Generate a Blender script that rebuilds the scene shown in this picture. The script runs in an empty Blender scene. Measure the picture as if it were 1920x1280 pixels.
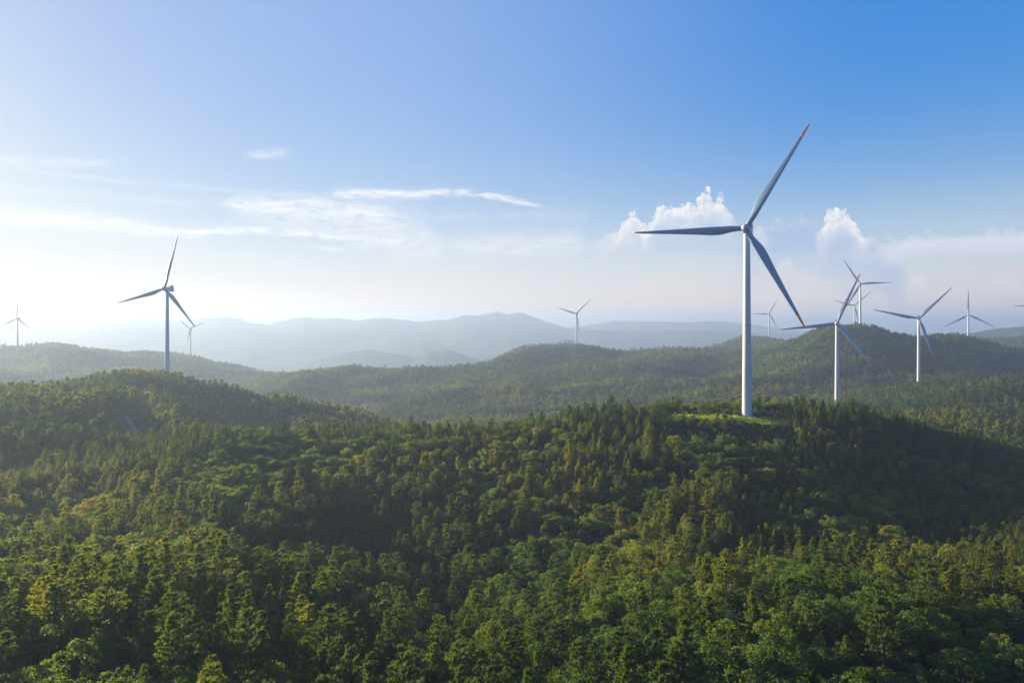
import bpy, math
import numpy as np
from mathutils import Vector, Matrix, Euler

sc = bpy.context.scene
COL = sc.collection
RAD = math.radians

# ------------------------------------------------------------------ camera
F = 1280.0            # focal length in photo pixels (24 mm on a 36 mm frame, 1920 wide)
HOR = 607.0           # photo row of the horizon
cam_d = bpy.data.cameras.new('camera')
cam_d.lens = 24.0
cam_d.sensor_width = 36.0
cam_d.shift_y = -(640.0 - HOR) / 1920.0
cam_d.clip_start = 0.5
cam_d.clip_end = 90000.0
cam = bpy.data.objects.new('camera', cam_d)
COL.objects.link(cam)
cam.location = (0, 0, 0)
cam.rotation_euler = (RAD(90), 0, 0)
sc.camera = cam

# ------------------------------------------------------------------ sun, sky, exposure
SUN_AZ, SUN_EL = -57.0, 11.0      # degrees from the viewing direction (left is negative), above the horizon
saz, sel = RAD(SUN_AZ), RAD(SUN_EL)
SUN = Vector((math.sin(saz) * math.cos(sel), math.cos(saz) * math.cos(sel), math.sin(sel)))
sun_d = bpy.data.lights.new('sun', 'SUN')
sun_d.energy = 5.0
sun_d.angle = RAD(0.5)
sun_d.color = (1.0, 0.80, 0.50)
sun = bpy.data.objects.new('sun', sun_d)
COL.objects.link(sun)
sun.rotation_euler = (-SUN).to_track_quat('-Z', 'Y').to_euler()
sun.location = SUN * 500

sc.view_settings.view_transform = 'Standard'
sc.view_settings.look = 'None'
sc.view_settings.exposure = 1.5
sc.view_settings.gamma = 1.0
sc.view_settings.use_curve_mapping = False
sc.cycles.max_bounces = 5
sc.cycles.diffuse_bounces = 2
sc.cycles.glossy_bounces = 1
sc.cycles.transmission_bounces = 2
sc.cycles.volume_bounces = 0
sc.cycles.transparent_max_bounces = 4
sc.cycles.sample_clamp_indirect = 4.0

world = bpy.data.worlds.new('World')
sc.world = world
world.use_nodes = True
WT = world.node_tree
WN, WL = WT.nodes, WT.links
for n in list(WN):
    WN.remove(n)


def wlink(a, b):
    WL.new(a, b)


def wm(op, a, b=None, c=None, clamp=False):
    n = WN.new('ShaderNodeMath')
    n.operation = op
    n.use_clamp = clamp
    for i, v in enumerate((a, b, c)):
        if v is None:
            continue
        if isinstance(v, (int, float)):
            n.inputs[i].default_value = v
        else:
            wlink(v, n.inputs[i])
    return n.outputs[0]


def wmix(f, a, b):
    n = WN.new('ShaderNodeMix')
    n.data_type = 'RGBA'
    for s, v in ((n.inputs[0], f), (n.inputs[6], a), (n.inputs[7], b)):
        if isinstance(v, (int, float)):
            s.default_value = v
        elif isinstance(v, tuple):
            s.default_value = (*v, 1)
        else:
            wlink(v, s)
    return n.outputs[2]


def sstep(x, lo, hi):
    n = WN.new('ShaderNodeMapRange')
    n.interpolation_type = 'SMOOTHSTEP'
    wlink(x, n.inputs[0])
    n.inputs[1].default_value, n.inputs[2].default_value = lo, hi
    return n.outputs[0]


U0, U1 = -45.0, 45.0


def az_of(px):
    return math.degrees(math.atan((px - 960) / F))


def el_of(px, py):
    return math.degrees(math.atan((HOR - py) / math.hypot(F, px - 960)))


tc = WN.new('ShaderNodeTexCoord')
sep = WN.new('ShaderNodeSeparateXYZ')
wlink(tc.outputs['Generated'], sep.inputs[0])
U = wm('MULTIPLY', wm('ARCTAN2', sep.outputs[0], sep.outputs[1]), 180 / math.pi)
V = wm('MULTIPLY', wm('ARCSINE', sep.outputs[2]), 180 / math.pi)
UN = wm('DIVIDE', wm('SUBTRACT', U, U0), U1 - U0, clamp=True)


def wcurve(pts, lo, hi):
    """value along the sky: pts = [(photo column, value)], interpolated by azimuth"""
    n = WN.new('ShaderNodeFloatCurve')
    c = n.mapping.curves[0]
    q = [((az_of(px) - U0) / (U1 - U0), (v - lo) / (hi - lo)) for px, v in pts]
    c.points[0].location = q[0]
    c.points[1].location = q[-1]
    for p in q[1:-1]:
        c.points.new(*p)
    n.mapping.extend = 'HORIZONTAL'
    n.mapping.update()
    wlink(UN, n.inputs['Value'])
    return wm('ADD', wm('MULTIPLY', n.outputs[0], hi - lo), lo)


_noise = {}


def wnoise(su, sv, seed, detail=5, rough=0.55, dist=0.0, off=(0, 0)):
    key = (su, sv, seed, detail, rough, dist, off)
    if key in _noise:
        return _noise[key]
    cb = WN.new('ShaderNodeCombineXYZ')
    wlink(wm('MULTIPLY_ADD', U, su, off[0]), cb.inputs[0])
    wlink(wm('MULTIPLY_ADD', V, sv, off[1]), cb.inputs[1])
    cb.inputs[2].default_value = seed
    n = WN.new('ShaderNodeTexNoise')
    n.inputs['Scale'].default_value = 1.0
    n.inputs['Detail'].default_value = detail
    n.inputs['Roughness'].default_value = rough
    n.inputs['Distortion'].default_value = dist
    wlink(cb.outputs[0], n.inputs['Vector'])
    _noise[key] = n.outputs['Fac']
    return n.outputs['Fac']


def wbillow(scale, seed, off=(0, 0)):
    """cauliflower heads: rounded cells at several sizes"""
    key = ('b', scale, seed, off)
    if key in _noise:
        return _noise[key]
    cb = WN.new('ShaderNodeCombineXYZ')
    w1 = wm('MULTIPLY', wm('SUBTRACT', wnoise(0.9, 0.9, 3.1, 3, 0.6), 0.5), 1.1)
    wlink(wm('ADD', wm('ADD', U, w1), off[0]), cb.inputs[0])
    wlink(wm('ADD', wm('SUBTRACT', V, w1), off[1]), cb.inputs[1])
    cb.inputs[2].default_value = seed
    n = WN.new('ShaderNodeTexVoronoi')
    n.feature = 'SMOOTH_F1'
    n.inputs['Smoothness'].default_value = 0.6
    n.inputs['Scale'].default_value = scale
    n.inputs['Detail'].default_value = 3.0
    n.inputs['Roughness'].default_value = 0.5
    n.inputs['Lacunarity'].default_value = 2.2
    wlink(cb.outputs[0], n.inputs['Vector'])
    o = wm('SUBTRACT', 1.0, n.outputs['Distance'])
    _noise[key] = o
    return o


# clear air
sky = WN.new('ShaderNodeTexSky')
sky.sky_type = 'NISHITA'
sky.sun_disc = False
sky.sun_elevation = sel
sky.sun_rotation = RAD(SUN_AZ)
sky.altitude = 400
sky.air_density = 1.0
sky.dust_density = 1.0
sky.ozone_density = 3.0
SKY_STRENGTH = 0.12
sh = WN.new('ShaderNodeSeparateColor')
sh.mode = 'HSV'
wlink(sky.outputs[0], sh.inputs[0])
ch = WN.new('ShaderNodeCombineColor')
ch.mode = 'HSV'
wlink(wm('ADD', sh.outputs[0], 0.011), ch.inputs[0])
wlink(wm('MULTIPLY', sh.outputs[1], 1.33, clamp=True), ch.inputs[1])
# softer brightness range, as the photograph's tone curve has it
wlink(wm('MULTIPLY', wm('POWER', wm('MULTIPLY', sh.outputs[2], SKY_STRENGTH), 0.13), 0.295 / SKY_STRENGTH), ch.inputs[2])
col = ch.outputs[0]
CW = 0.356 / SKY_STRENGTH     # cloud radiance is given in final units and divided by the strength


def cloud(color, k=1.0):
    return tuple(c * CW * k for c in color)


def streak(pts, wid, amp, wob, colr):
    """thin cloud along a curve of photo points: (px,py); wid degrees; amp opacity along it"""
    global col
    ev = [(px, el_of(px, py)) for px, py in pts]
    lo, hi = min(e for _, e in ev) - 1, max(e for _, e in ev) + 1
    cen = wcurve(ev, lo, hi)
    nz = wnoise(0.28, 0.9, 61.0, 5, 0.6, 0.6)
    dv = wm('ADD', wm('SUBTRACT', V, cen), wm('MULTIPLY', wm('SUBTRACT', nz, 0.5), wob))
    w = wcurve(wid, 0, max(v for _, v in wid) + .01)
    q = wm('DIVIDE', dv, w)
    g = wm('EXPONENT', wm('MULTIPLY', wm('MULTIPLY', q, q), -1.0))
    a = wcurve(amp, 0, 1)
    fine = wnoise(0.55, 1.9, 64.3, 7, 0.66, 0.5)
    f = wm('MULTIPLY', wm('MULTIPLY', g, a), sstep(fine, 0.25, 0.62), clamp=True)
    col = wmix(f, col, cloud(colr))


def cumulus(top, amp, depth, wob, rimc, bodyc, rim, soft=0.12, puff=False):
    """heaped cloud: billowed upper edge, sunlit heads, fading downwards into the haze"""
    global col
    ev = [(px, el_of(px, py)) for px, py in top]
    lo, hi = min(e for _, e in ev) - 1, max(e for _, e in ev) + 1
    edge = wcurve(ev, lo, hi)
    if puff:
        n1 = wnoise(1.3, 1.3, 41.0, 5, 0.62, 0.4)
        lit = wm('MULTIPLY', wm('SUBTRACT', n1, 0.5), 1.0)
    else:
        n1 = wbillow(0.85, 5.0)
        n2 = wbillow(0.85, 5.0, (-0.16, 0.10))
        lit = wm('MULTIPLY', wm('SUBTRACT', n1, n2), 2.6)
    edge = wm('ADD', edge, wm('MULTIPLY', wm('SUBTRACT', n1, 0.5), wob))
    under = wm('SUBTRACT', edge, V)                   # degrees below the upper edge
    a = sstep(under, -soft * 0.3, soft)
    fade = wm('SUBTRACT', 1.0, sstep(under, depth * 0.2, depth))
    r = wm('SUBTRACT', 1.0, sstep(under, rim * 0.1, rim))
    r = wm('MULTIPLY', r, wm('ADD', lit, 0.72), clamp=True)
    cc = wmix(r, cloud(bodyc), cloud(rimc))
    am = wcurve(amp, 0, 1)
    f = wm('MULTIPLY', wm('MULTIPLY', a, fade), am, clamp=True)
    col = wmix(f, col, cc)


# thin high haze that whitens the sky on the sun's side
sdot = WN.new('ShaderNodeVectorMath')
sdot.operation = 'DOT_PRODUCT'
wlink(tc.outputs['Generated'], sdot.inputs[0])
sdot.inputs[1].default_value = SUN
col = wmix(wm('MULTIPLY', sstep(sdot.outputs['Value'], 0.1, 0.8), 0.22), col, cloud((0.93, 0.95, 1.0)))
# thin veil low over the horizon all round, uneven
veil = wm('EXPONENT', wm('MULTIPLY', wm('POWER', wm('DIVIDE', wm('MAXIMUM', V, 0.0), 8.5), 2.0), -1.0))
vn = wnoise(0.05, 0.35, 1.7, 4, 0.55, 0.3)
veil = wm('MULTIPLY', veil, wm('ADD', wm('MULTIPLY', vn, 0.5), 0.62), clamp=True)
col = wmix(veil, col, cloud((0.70, 0.72, 0.79)))
low = wm('EXPONENT', wm('MULTIPLY', wm('POWER', wm('DIVIDE', wm('MAXIMUM', V, 0.0), 3.6), 2.0), -1.0))
col = wmix(wm('MULTIPLY', low, wm('ADD', vn, 0.35), clamp=True), col, cloud((1.05, 0.82, 0.66)))
# the clouds stand in two parts of the sky; elsewhere only the clear sky is worked out
base_col = col
SPLIT = az_of(1105)


def backdrop(c):
    n = WN.new('ShaderNodeBackground')
    n.inputs['Strength'].default_value = SKY_STRENGTH
    wlink(c, n.inputs['Color'])
    return n.outputs[0]


def inside(u0, u1, v0, v1):
    m = wm('MULTIPLY', wm('GREATER_THAN', U, u0), wm('LESS_THAN', U, u1))
    return wm('MULTIPLY', m, wm('MULTIPLY', wm('GREATER_THAN', V, v0), wm('LESS_THAN', V, v1)))


# right: shaded cumulus mass behind the turbine, then the sunlit heads
GREY = (0.43, 0.54, 0.78)
WARM = (0.94, 0.88, 0.84)
cumulus([(1370, 480), (1400, 430), (1450, 404), (1500, 398), (1545, 410), (1590, 420), (1630, 436), (1665, 458), (1690, 480), (1705, 500)],
        [(1375, 0), (1425, .6), (1480, .85), (1560, .85), (1640, .85), (1675, .7), (1704, 0)],
        5.6, 1.3, (0.56, 0.65, 0.84), GREY, 0.9, 0.30)
cumulus([(1140, 440), (1160, 415), (1178, 390), (1195, 386), (1208, 412), (1222, 394), (1240, 370), (1258, 362), (1280, 376), (1296, 374), (1315, 356), (1334, 350), (1350, 360),
         (1366, 374), (1380, 400), (1395, 430), (1525, 430), (1538, 405), (1552, 384), (1568, 374), (1584, 374), (1598, 390), (1612, 412), (1630, 440)],
        [(1145, 0), (1166, .85), (1300, .9), (1362, .85), (1390, 0), (1526, 0), (1542, .95), (1590, .95), (1628, 0)],
        4.4, 1.5, (1.05, 1.0, 0.96), (0.62, 0.69, 0.84), 2.3, 0.24)


def puffs(lst):
    top, am = [], []
    for px, py, w, a in lst:
        top += [(px - w, py + 16), (px - w * .5, py + 5), (px, py), (px + w * .5, py + 7), (px + w, py + 18)]
        am += [(px - w, 0), (px - w * .4, a), (px + w * .4, a), (px + w, 0)]
    cumulus(top, am, 2.0, 2.2, WARM, (0.80, 0.78, 0.82), 1.6, 0.4, True)


puffs([(1160, 432, 42, .5), (1425, 425, 22, .45), (1474, 482, 24, .5), (1722, 515, 28, .65), (1800, 530, 30, .4), (1884, 515, 36, .6)])
# pale flat layer at the far right
cumulus([(1660, 470), (1700, 447), (1760, 442), (1830, 440), (1920, 437), (2000, 436)],
        [(1650, 0), (1700, .7), (1800, .75), (2000, .7)], 2.0, 0.5, (0.84, 0.82, 0.88), (0.76, 0.78, 0.88), 1.5, 0.5, True)
col_right = col
# left: cirrus
col = base_col
CI = (1.0, 0.98, 0.98)
streak([(600, 366), (680, 362), (760, 366), (850, 362), (930, 370), (1015, 386)], [(600, .16), (680, .38), (850, .26), (1015, .14)],
       [(620, 0), (670, .9), (780, .9), (860, .95), (960, .9), (1005, .5), (1025, 0)], 0.9, CI)
streak([(420, 384), (520, 386), (600, 390), (680, 398), (740, 402)], [(420, .2), (560, .7), (740, .45)],
       [(415, 0), (450, .85), (600, .9), (700, .8), (750, 0)], 1.1, CI)
streak([(-40, 404), (60, 407), (160, 416), (260, 428), (330, 436), (430, 433), (520, 434), (600, 441), (720, 452), (760, 455)],
       [(-40, .42), (200, .5), (300, .36), (430, .28), (620, .22), (760, .2)],
       [(-40, .95), (200, .95), (330, .9), (450, .95), (600, .95), (700, .7), (760, 0)], 0.8, CI)
streak([(430, 415), (540, 416), (640, 424), (740, 440), (820, 468)], [(430, .5), (620, 1.0), (740, 1.8), (820, .9)],
       [(420, 0), (520, .4), (640, .55), (760, .6), (835, 0)], 1.8, CI)
streak([(-40, 298), (260, 302), (270, 290), (450, 289), (505, 286), (560, 288), (568, 462), (600, 464), (660, 470), (672, 466), (790, 468), (950, 462), (1080, 456)],
       [(-40, .3), (260, .3), (450, .3), (560, .3), (570, .2), (665, .2), (680, .8), (950, 1.1)],
       [(-40, .35), (150, .35), (262, 0), (450, 0), (490, .55), (530, .5), (558, 0), (572, 0), (595, .7), (640, .5), (665, 0), (800, 0), (900, .4), (1030, .45), (1095, 0)], 0.9, CI)
col_left = col
mx1 = WN.new('ShaderNodeMixShader')
wlink(inside(-45, SPLIT, 3.5, 16), mx1.inputs[0])
wlink(backdrop(base_col), mx1.inputs[1])
wlink(backdrop(col_left), mx1.inputs[2])
mx2 = WN.new('ShaderNodeMixShader')
wlink(inside(SPLIT, 45, 0, 13), mx2.inputs[0])
wlink(mx1.outputs[0], mx2.inputs[1])
wlink(backdrop(col_right), mx2.inputs[2])
wo = WN.new('ShaderNodeOutputWorld')
wlink(mx2.outputs[0], wo.inputs['Surface'])
world.cycles.sampling_method = 'MANUAL'
world.cycles.sample_map_resolution = 512

# ------------------------------------------------------------------ small tools
rng = np.random.default_rng(7)


def tag(o, label=None, cat=None, group=None, kind=None):
    if label:
        o['label'] = label
    if cat:
        o['category'] = cat
    if group:
        o['group'] = group
    if kind:
        o['kind'] = kind
    return o


def mesh_np(name, verts, faces, mat=None, smooth=False):
    me = bpy.data.meshes.new(name)
    v = np.asarray(verts, np.float32)
    me.vertices.add(len(v))
    me.vertices.foreach_set('co', v.ravel())
    if isinstance(faces, np.ndarray):
        k = faces.shape[1]
        me.loops.add(faces.size)
        me.loops.foreach_set('vertex_index', faces.astype(np.int32).ravel())
        me.polygons.add(len(faces))
        me.polygons.foreach_set('loop_start', np.arange(len(faces), dtype=np.int32) * k)
    else:
        tot = [len(f) for f in faces]
        me.loops.add(sum(tot))
        me.loops.foreach_set('vertex_index', [i for f in faces for i in f])
        me.polygons.add(len(faces))
        me.polygons.foreach_set('loop_start', np.concatenate([[0], np.cumsum(tot)[:-1]]).astype(np.int32))
    if smooth:
        me.polygons.foreach_set('use_smooth', np.ones(len(faces), bool))
    me.update(calc_edges=True)
    if mat:
        me.materials.append(mat)
    return me


def link(name, me, parent=None, loc=None, rot=None, scale=None):
    o = bpy.data.objects.new(name, me)
    COL.objects.link(o)
    if parent:
        o.parent = parent
    if loc is not None:
        o.location = loc
    if rot is not None:
        o.rotation_euler = rot
    if scale is not None:
        o.scale = scale
    return o


def hash2(ix, iy, seed):
    h = (ix.astype(np.int64) * 374761393 + iy.astype(np.int64) * 668265263 + seed * 974634777) & 0xffffffff
    h = ((h ^ (h >> 13)) * 1274126177) & 0xffffffff
    h = h ^ (h >> 16)
    return (h & 0xffff) / 65535.0


def vnoise(x, y, seed=0):
    ix, iy = np.floor(x), np.floor(y)
    fx, fy = x - ix, y - iy
    fx = fx * fx * fx * (fx * (fx * 6 - 15) + 10)
    fy = fy * fy * fy * (fy * (fy * 6 - 15) + 10)
    a, b = hash2(ix, iy, seed), hash2(ix + 1, iy, seed)
    c, d = hash2(ix, iy + 1, seed), hash2(ix + 1, iy + 1, seed)
    return (a + (b - a) * fx) * (1 - fy) + (c + (d - c) * fx) * fy


def fbm(x, y, seed=0, octv=4, gain=0.5):
    s, a, t = 0.0, 1.0, 0.0
    for o in range(octv):
        ca, sa = math.cos(o * 0.7 + 0.3), math.sin(o * 0.7 + 0.3)
        s = s + a * vnoise((x * ca - y * sa) * 2 ** o, (x * sa + y * ca) * 2 ** o, seed + o * 17)
        t += a
        a *= gain
    return s / t


def smooth01(x, lo, hi):
    t = np.clip((x - lo) / (hi - lo), 0, 1)
    return t * t * (3 - 2 * t)


# ------------------------------------------------------------------ the lie of the land: metres relative to the camera
# profile across the photograph: column -> (distance, ground height)
PROF = {
    -200: [(60, -50), (150, -57), (250, -67), (330, -63), (440, -51), (600, -72), (1000, -112), (1900, -78), (2300, -130)],
    0: [(60, -50), (100, -50), (150, -57), (200, -67), (240, -72), (300, -71), (380, -61), (440, -52), (520, -61), (700, -90), (1000, -120), (1500, -103), (1900, -77), (2300, -130)],
    110: [(100, -50), (150, -57), (200, -67), (250, -72), (300, -71), (380, -62), (460, -53), (520, -54), (600, -65), (1000, -122), (1900, -73), (2300, -130)],
    220: [(60, -50), (100, -50), (150, -57), (200, -67), (250, -71), (300, -68), (350, -66), (400, -65), (450, -61), (520, -60), (600, -53.5), (680, -59), (800, -88), (1000, -122), (1500, -117), (1950, -91), (2300, -130)],
    314: [(300, -64), (400, -66), (500, -67), (600, -61.5), (670, -56), (740, -66), (900, -112), (2000, -100), (2250, -106), (2400, -140)],
    420: [(60, -50), (95, -51), (150, -58), (200, -64), (250, -64), (300, -60), (335, -58), (380, -67), (450, -82), (550, -85), (600, -76), (630, -70), (720, -88), (900, -126), (1300, -140), (1700, -130), (2000, -132), (2300, -150)],
    530: [(95, -52), (150, -61), (200, -67), (250, -67), (300, -62), (340, -59.5), (480, -92), (550, -89), (610, -75.5), (700, -95), (1000, -142), (1400, -124), (1500, -124), (1800, -150), (2100, -170)],
    650: [(60, -51), (95, -54), (130, -62), (170, -71), (210, -75), (250, -73), (290, -67), (325, -61), (350, -60), (390, -67), (480, -93), (530, -92), (580, -80.5), (660, -97), (900, -142), (1100, -132), (1300, -112), (1450, -97), (1600, -130), (2000, -165), (2300, -190)],
    760: [(350, -59), (480, -96), (560, -88), (640, -104), (900, -140), (1200, -118), (1400, -105), (1550, -125), (2000, -160)],
    870: [(60, -52), (95, -57), (130, -65), (170, -74), (210, -77), (250, -73), (290, -64.5), (340, -58.5), (380, -66), (450, -82), (540, -95), (620, -107), (850, -130), (1000, -122), (1300, -105), (1500, -102), (1700, -125), (1900, -145), (2300, -180)],
    1000: [(95, -56), (130, -63), (170, -72), (210, -75), (250, -70), (300, -58), (335, -52), (380, -62), (500, -95), (700, -117), (900, -122), (1200, -108), (1500, -88), (1770, -67), (2000, -100), (2300, -150)],
    1160: [(60, -51), (95, -52), (140, -60), (180, -69), (220, -71), (260, -64), (300, -53), (340, -47), (400, -60), (500, -88), (800, -112), (1000, -106), (1300, -93), (1600, -80), (1800, -72), (2100, -110)],
    1290: [(300, -48.5), (335, -45), (380, -55), (500, -86), (800, -108), (1000, -100), (1500, -80), (1850, -72), (2100, -100)],
    1390: [(60, -51), (95, -51), (140, -58), (170, -65), (200, -68), (240, -63), (280, -54), (308, -45.5), (324, -44.5), (345, -45), (380, -54), (500, -84), (700, -98), (900, -97), (1100, -86), (1300, -76), (1600, -72), (2000, -58), (2200, -57), (2400, -110)],
    1480: [(324, -46), (345, -46.5), (700, -92), (900, -95), (1100, -75), (1250, -48), (1400, -60), (2000, -62)],
    1560: [(60, -51), (95, -51), (140, -56), (170, -64), (200, -68), (240, -65), (280, -57), (320, -47), (350, -50), (400, -66), (500, -82), (600, -88), (690, -89), (800, -94), (950, -92), (1100, -60), (1250, -21), (1320, -18), (1450, -45), (1800, -80), (2200, -100)],
    1640: [(320, -49), (400, -66), (600, -86), (886, -88), (960, -90), (1100, -56), (1260, -18), (1310, -15), (1450, -45)],
    1720: [(60, -52), (95, -52), (140, -57), (170, -65), (200, -70), (250, -69), (300, -60), (330, -55), (370, -64), (450, -76), (550, -80), (700, -83), (800, -81), (886, -83), (960, -90), (1050, -72), (1150, -42), (1260, -27), (1400, -52), (1800, -85), (2200, -80)],
    1850: [(60, -53), (95, -53), (140, -58), (200, -69), (250, -71), (300, -66), (325, -63), (370, -69), (450, -74), (600, -74), (720, -69), (790, -66), (880, -80), (1000, -82), (1150, -47), (1290, -37), (1450, -72), (1700, -75), (2000, -45), (2300, -25), (2500, -60)],
    1960: [(60, -54), (95, -54), (150, -58), (200, -66), (260, -70), (320, -72), (400, -76), (500, -76), (600, -74), (790, -71), (880, -82), (1100, -72), (1300, -57), (1500, -78), (2000, -30), (2300, -14), (2500, -60)],
    2200: [(60, -55), (150, -60), (300, -74), (500, -78), (790, -75), (1300, -65), (2000, -30), (2300, -14)],
}
cp = []
for px, lst in PROF.items():
    for d, z in lst:
        x = (px - 960) / F * d
        cp.append((math.atan2(x, d), math.hypot(x, d), z))
cp = np.array(cp)
KA, KB = 5.0, 2.2
CA = np.stack([cp[:, 0] * KA, np.log(cp[:, 1]) * KB], 1)


def tps(r2):
    return np.where(r2 > 1e-12, 0.5 * r2 * np.log(r2 + 1e-12), 0.0)


nC = len(CA)
D2 = ((CA[:, None] - CA[None]) ** 2).sum(-1)
Amat = np.zeros((nC + 3, nC + 3))
Amat[:nC, :nC] = tps(D2) + np.eye(nC) * 0.01
Amat[:nC, nC] = 1
Amat[:nC, nC + 1:] = CA
Amat[nC:, :nC] = Amat[:nC, nC:].T
SOL = np.linalg.solve(Amat, np.concatenate([cp[:, 2], np.zeros(3)]))

FAR = [  # distance, half-width, crest line (photo column, row)
    (2950, 380, [(1660, 640), (1740, 633), (1790, 628), (1850, 617), (1920, 611), (2050, 606), (2200, 612)]),
    (3600, 420, [(940, 672), (990, 654), (1030, 642), (1062, 636), (1100, 645), (1140, 653), (1190, 668)]),
    (4300, 520, [(480, 700), (560, 690), (600, 672), (640, 661), (690, 655), (740, 662), (775, 668), (800, 657), (840, 655), (880, 668), (905, 677), (935, 665), (960, 672), (1000, 690)]),
    (4600, 450, [(170, 690), (230, 668), (280, 661), (330, 672), (400, 690)]),
    (5200, 500, [(1200, 665), (1245, 652), (1275, 645), (1310, 652), (1380, 668)]),
    (5600, 600, [(-200, 655), (0, 648), (150, 650), (300, 660), (420, 668), (500, 662), (600, 668), (700, 655), (740, 648), (790, 637), (830, 645), (880, 655), (1000, 660)]),
    (6400, 700, [(-300, 628), (-100, 624), (0, 630), (60, 628), (130, 622), (200, 616), (260, 612), (340, 618), (420, 612), (520, 620), (620, 615), (760, 622), (900, 612), (1000, 616), (1060, 622), (1100, 618),
                  (1200, 621), (1300, 618), (1400, 622), (1500, 626), (1600, 634)]),
    (7400, 850, [(-400, 604), (-200, 610), (-60, 616), (60, 618), (130, 613), (200, 607), (250, 599), (285, 597), (310, 599), (340, 601), (380, 594), (420, 592), (450, 598), (475, 605), (500, 608), (540, 600), (570, 595),
                   (630, 597), (660, 600), (720, 595), (780, 602), (800, 601), (845, 598), (872, 589), (900, 590), (930, 584), (955, 588), (980, 588), (1010, 598), (1045, 609), (1080, 618), (1200, 626)]),
    (8300, 850, [(1000, 622), (1075, 615), (1110, 608), (1150, 600), (1200, 601), (1290, 604), (1340, 602), (1400, 605), (1440, 612), (1500, 619), (1560, 626), (1650, 630), (1700, 627), (1722, 622), (1750, 629), (1850, 622),
                   (2000, 606), (2300, 600)]),
]
BASE = -300.0


def height(x, y):
    x, y = np.asarray(x, float), np.asarray(y, float)
    az, r = np.arctan2(x, y), np.hypot(x, y)
    a = np.clip(az, -RAD(44), RAD(44)) * KA
    b = np.log(np.clip(r, 55, 2500)) * KB
    z = np.empty(x.shape)
    fa, fb, fz = a.ravel(), b.ravel(), z.ravel()
    for i in range(0, fa.size, 20000):
        d2 = (fa[i:i + 20000, None] - CA[None, :, 0]) ** 2 + (fb[i:i + 20000, None] - CA[None, :, 1]) ** 2
        fz[i:i + 20000] = tps(d2) @ SOL[:nC] + SOL[nC] + fa[i:i + 20000] * SOL[nC + 1] + fb[i:i + 20000] * SOL[nC + 2]
    z = fz.reshape(x.shape)
    z = np.clip(z, -230, 40)
    # gullies and spurs
    z = z + (fbm(x / 38, y / 38, 3, 3) - 0.5) * 4.0 * smooth01(r, 60, 200)
    g = np.abs(fbm(x / 300, y / 300, 9, 3, .42) - 0.5) * 2.6
    z = z + (0.25 - g) * 40 * smooth01(r, 750, 1350)
    z = z + (fbm(x / 110, y / 110, 13, 3) - .5) * 14 * smooth01(r, 380, 620)
    # out of sight behind the camera the land levels out
    wb = smooth01(np.abs(az), RAD(60), RAD(110))
    z = z * (1 - wb) + wb * (-56 + (fbm(x / 150, y / 150, 21, 4) - .5) * 30 - 60 * smooth01(r, 400, 2000))
    # far country
    wf = smooth01(r, 2350, 3000)
    if np.any(wf > 0):
        far = BASE + (fbm(x / 900, y / 900, 31, 4) - 0.4) * 60
        t = np.tan(np.clip(az, -RAD(60), RAD(60)))
        back = smooth01(np.abs(az), RAD(50), RAD(58))
        pxx = 960 + F * t
        dep = np.cos(np.clip(az, -RAD(60), RAD(60)))
        for k, (d0, w, ln) in enumerate(FAR):
            xs = np.array([p[0] for p in ln], float)
            ys = np.array([p[1] for p in ln], float)
            row = np.interp(pxx, xs, ys)
            row = row + (fbm(pxx / 28 + k * 9.1, pxx * 0 + k, 41 + k, 5, 0.6) - 0.5) * (6.5 if d0 > 6000 else 5.0)
            fade = smooth01(pxx, xs[0] - 60, xs[0] + 30) * (1 - smooth01(pxx, xs[-1] - 30, xs[-1] + 60))
            if d0 > 5500:
                fade = np.maximum(fade, smooth01(np.abs(pxx - 960), 1150, 1300)) * (1 - back) + back * 0.6
            rr = d0 * (1 + 0.05 * (fbm(pxx / 150 + k * 3.3, pxx * 0 + 5, 51 + k, 3) - 0.5))
            crest = (HOR - row) / F * rr
            q = (r * dep - rr) / w
            spur = 0.55 + 0.9 * np.abs(fbm(x / (w * .9), y / (w * .9), 61 + k, 3) - .5) * 2
            prof = np.exp(-np.abs(q) ** 1.5 * spur)
            far = np.maximum(far, BASE + (crest - BASE) * prof * fade)
        z = z * (1 - wf) + far * wf
    return z


def H1(x, y):
    return float(height(np.array([x]), np.array([y]))[0])


def at(px, d):
    return (px - 960) / F * d, d


# ------------------------------------------------------------------ materials
def new_mat(name):
    m = bpy.data.materials.new(name)
    m.use_nodes = True
    nt = m.node_tree
    for n in list(nt.nodes):
        nt.nodes.remove(n)
    out = nt.nodes.new('ShaderNodeOutputMaterial')
    return m, nt, out


def nd(nt, typ, **kw):
    n = nt.nodes.new(typ)
    for k, v in kw.items():
        setattr(n, k, v)
    return n


def ramp(nt, fac, stops):
    r = nt.nodes.new('ShaderNodeValToRGB')
    el = r.color_ramp.elements
    while len(el) < len(stops):
        el.new(0.5)
    for e, (p, c) in zip(el, stops):
        e.position, e.color = p, (*c, 1)
    nt.links.new(fac, r.inputs[0])
    return r.outputs[0]


def noise_node(nt, scale, detail=4, rough=0.55, coord='Object', seed=0):
    t = nt.nodes.new('ShaderNodeTexCoord')
    n = nt.nodes.new('ShaderNodeTexNoise')
    n.noise_dimensions = '4D'
    n.inputs['W'].default_value = seed
    n.inputs['Scale'].default_value = scale
    n.inputs['Detail'].default_value = detail
    n.inputs['Roughness'].default_value = rough
    nt.links.new(t.outputs[coord], n.inputs['Vector'])
    return n.outputs['Fac']


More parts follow.
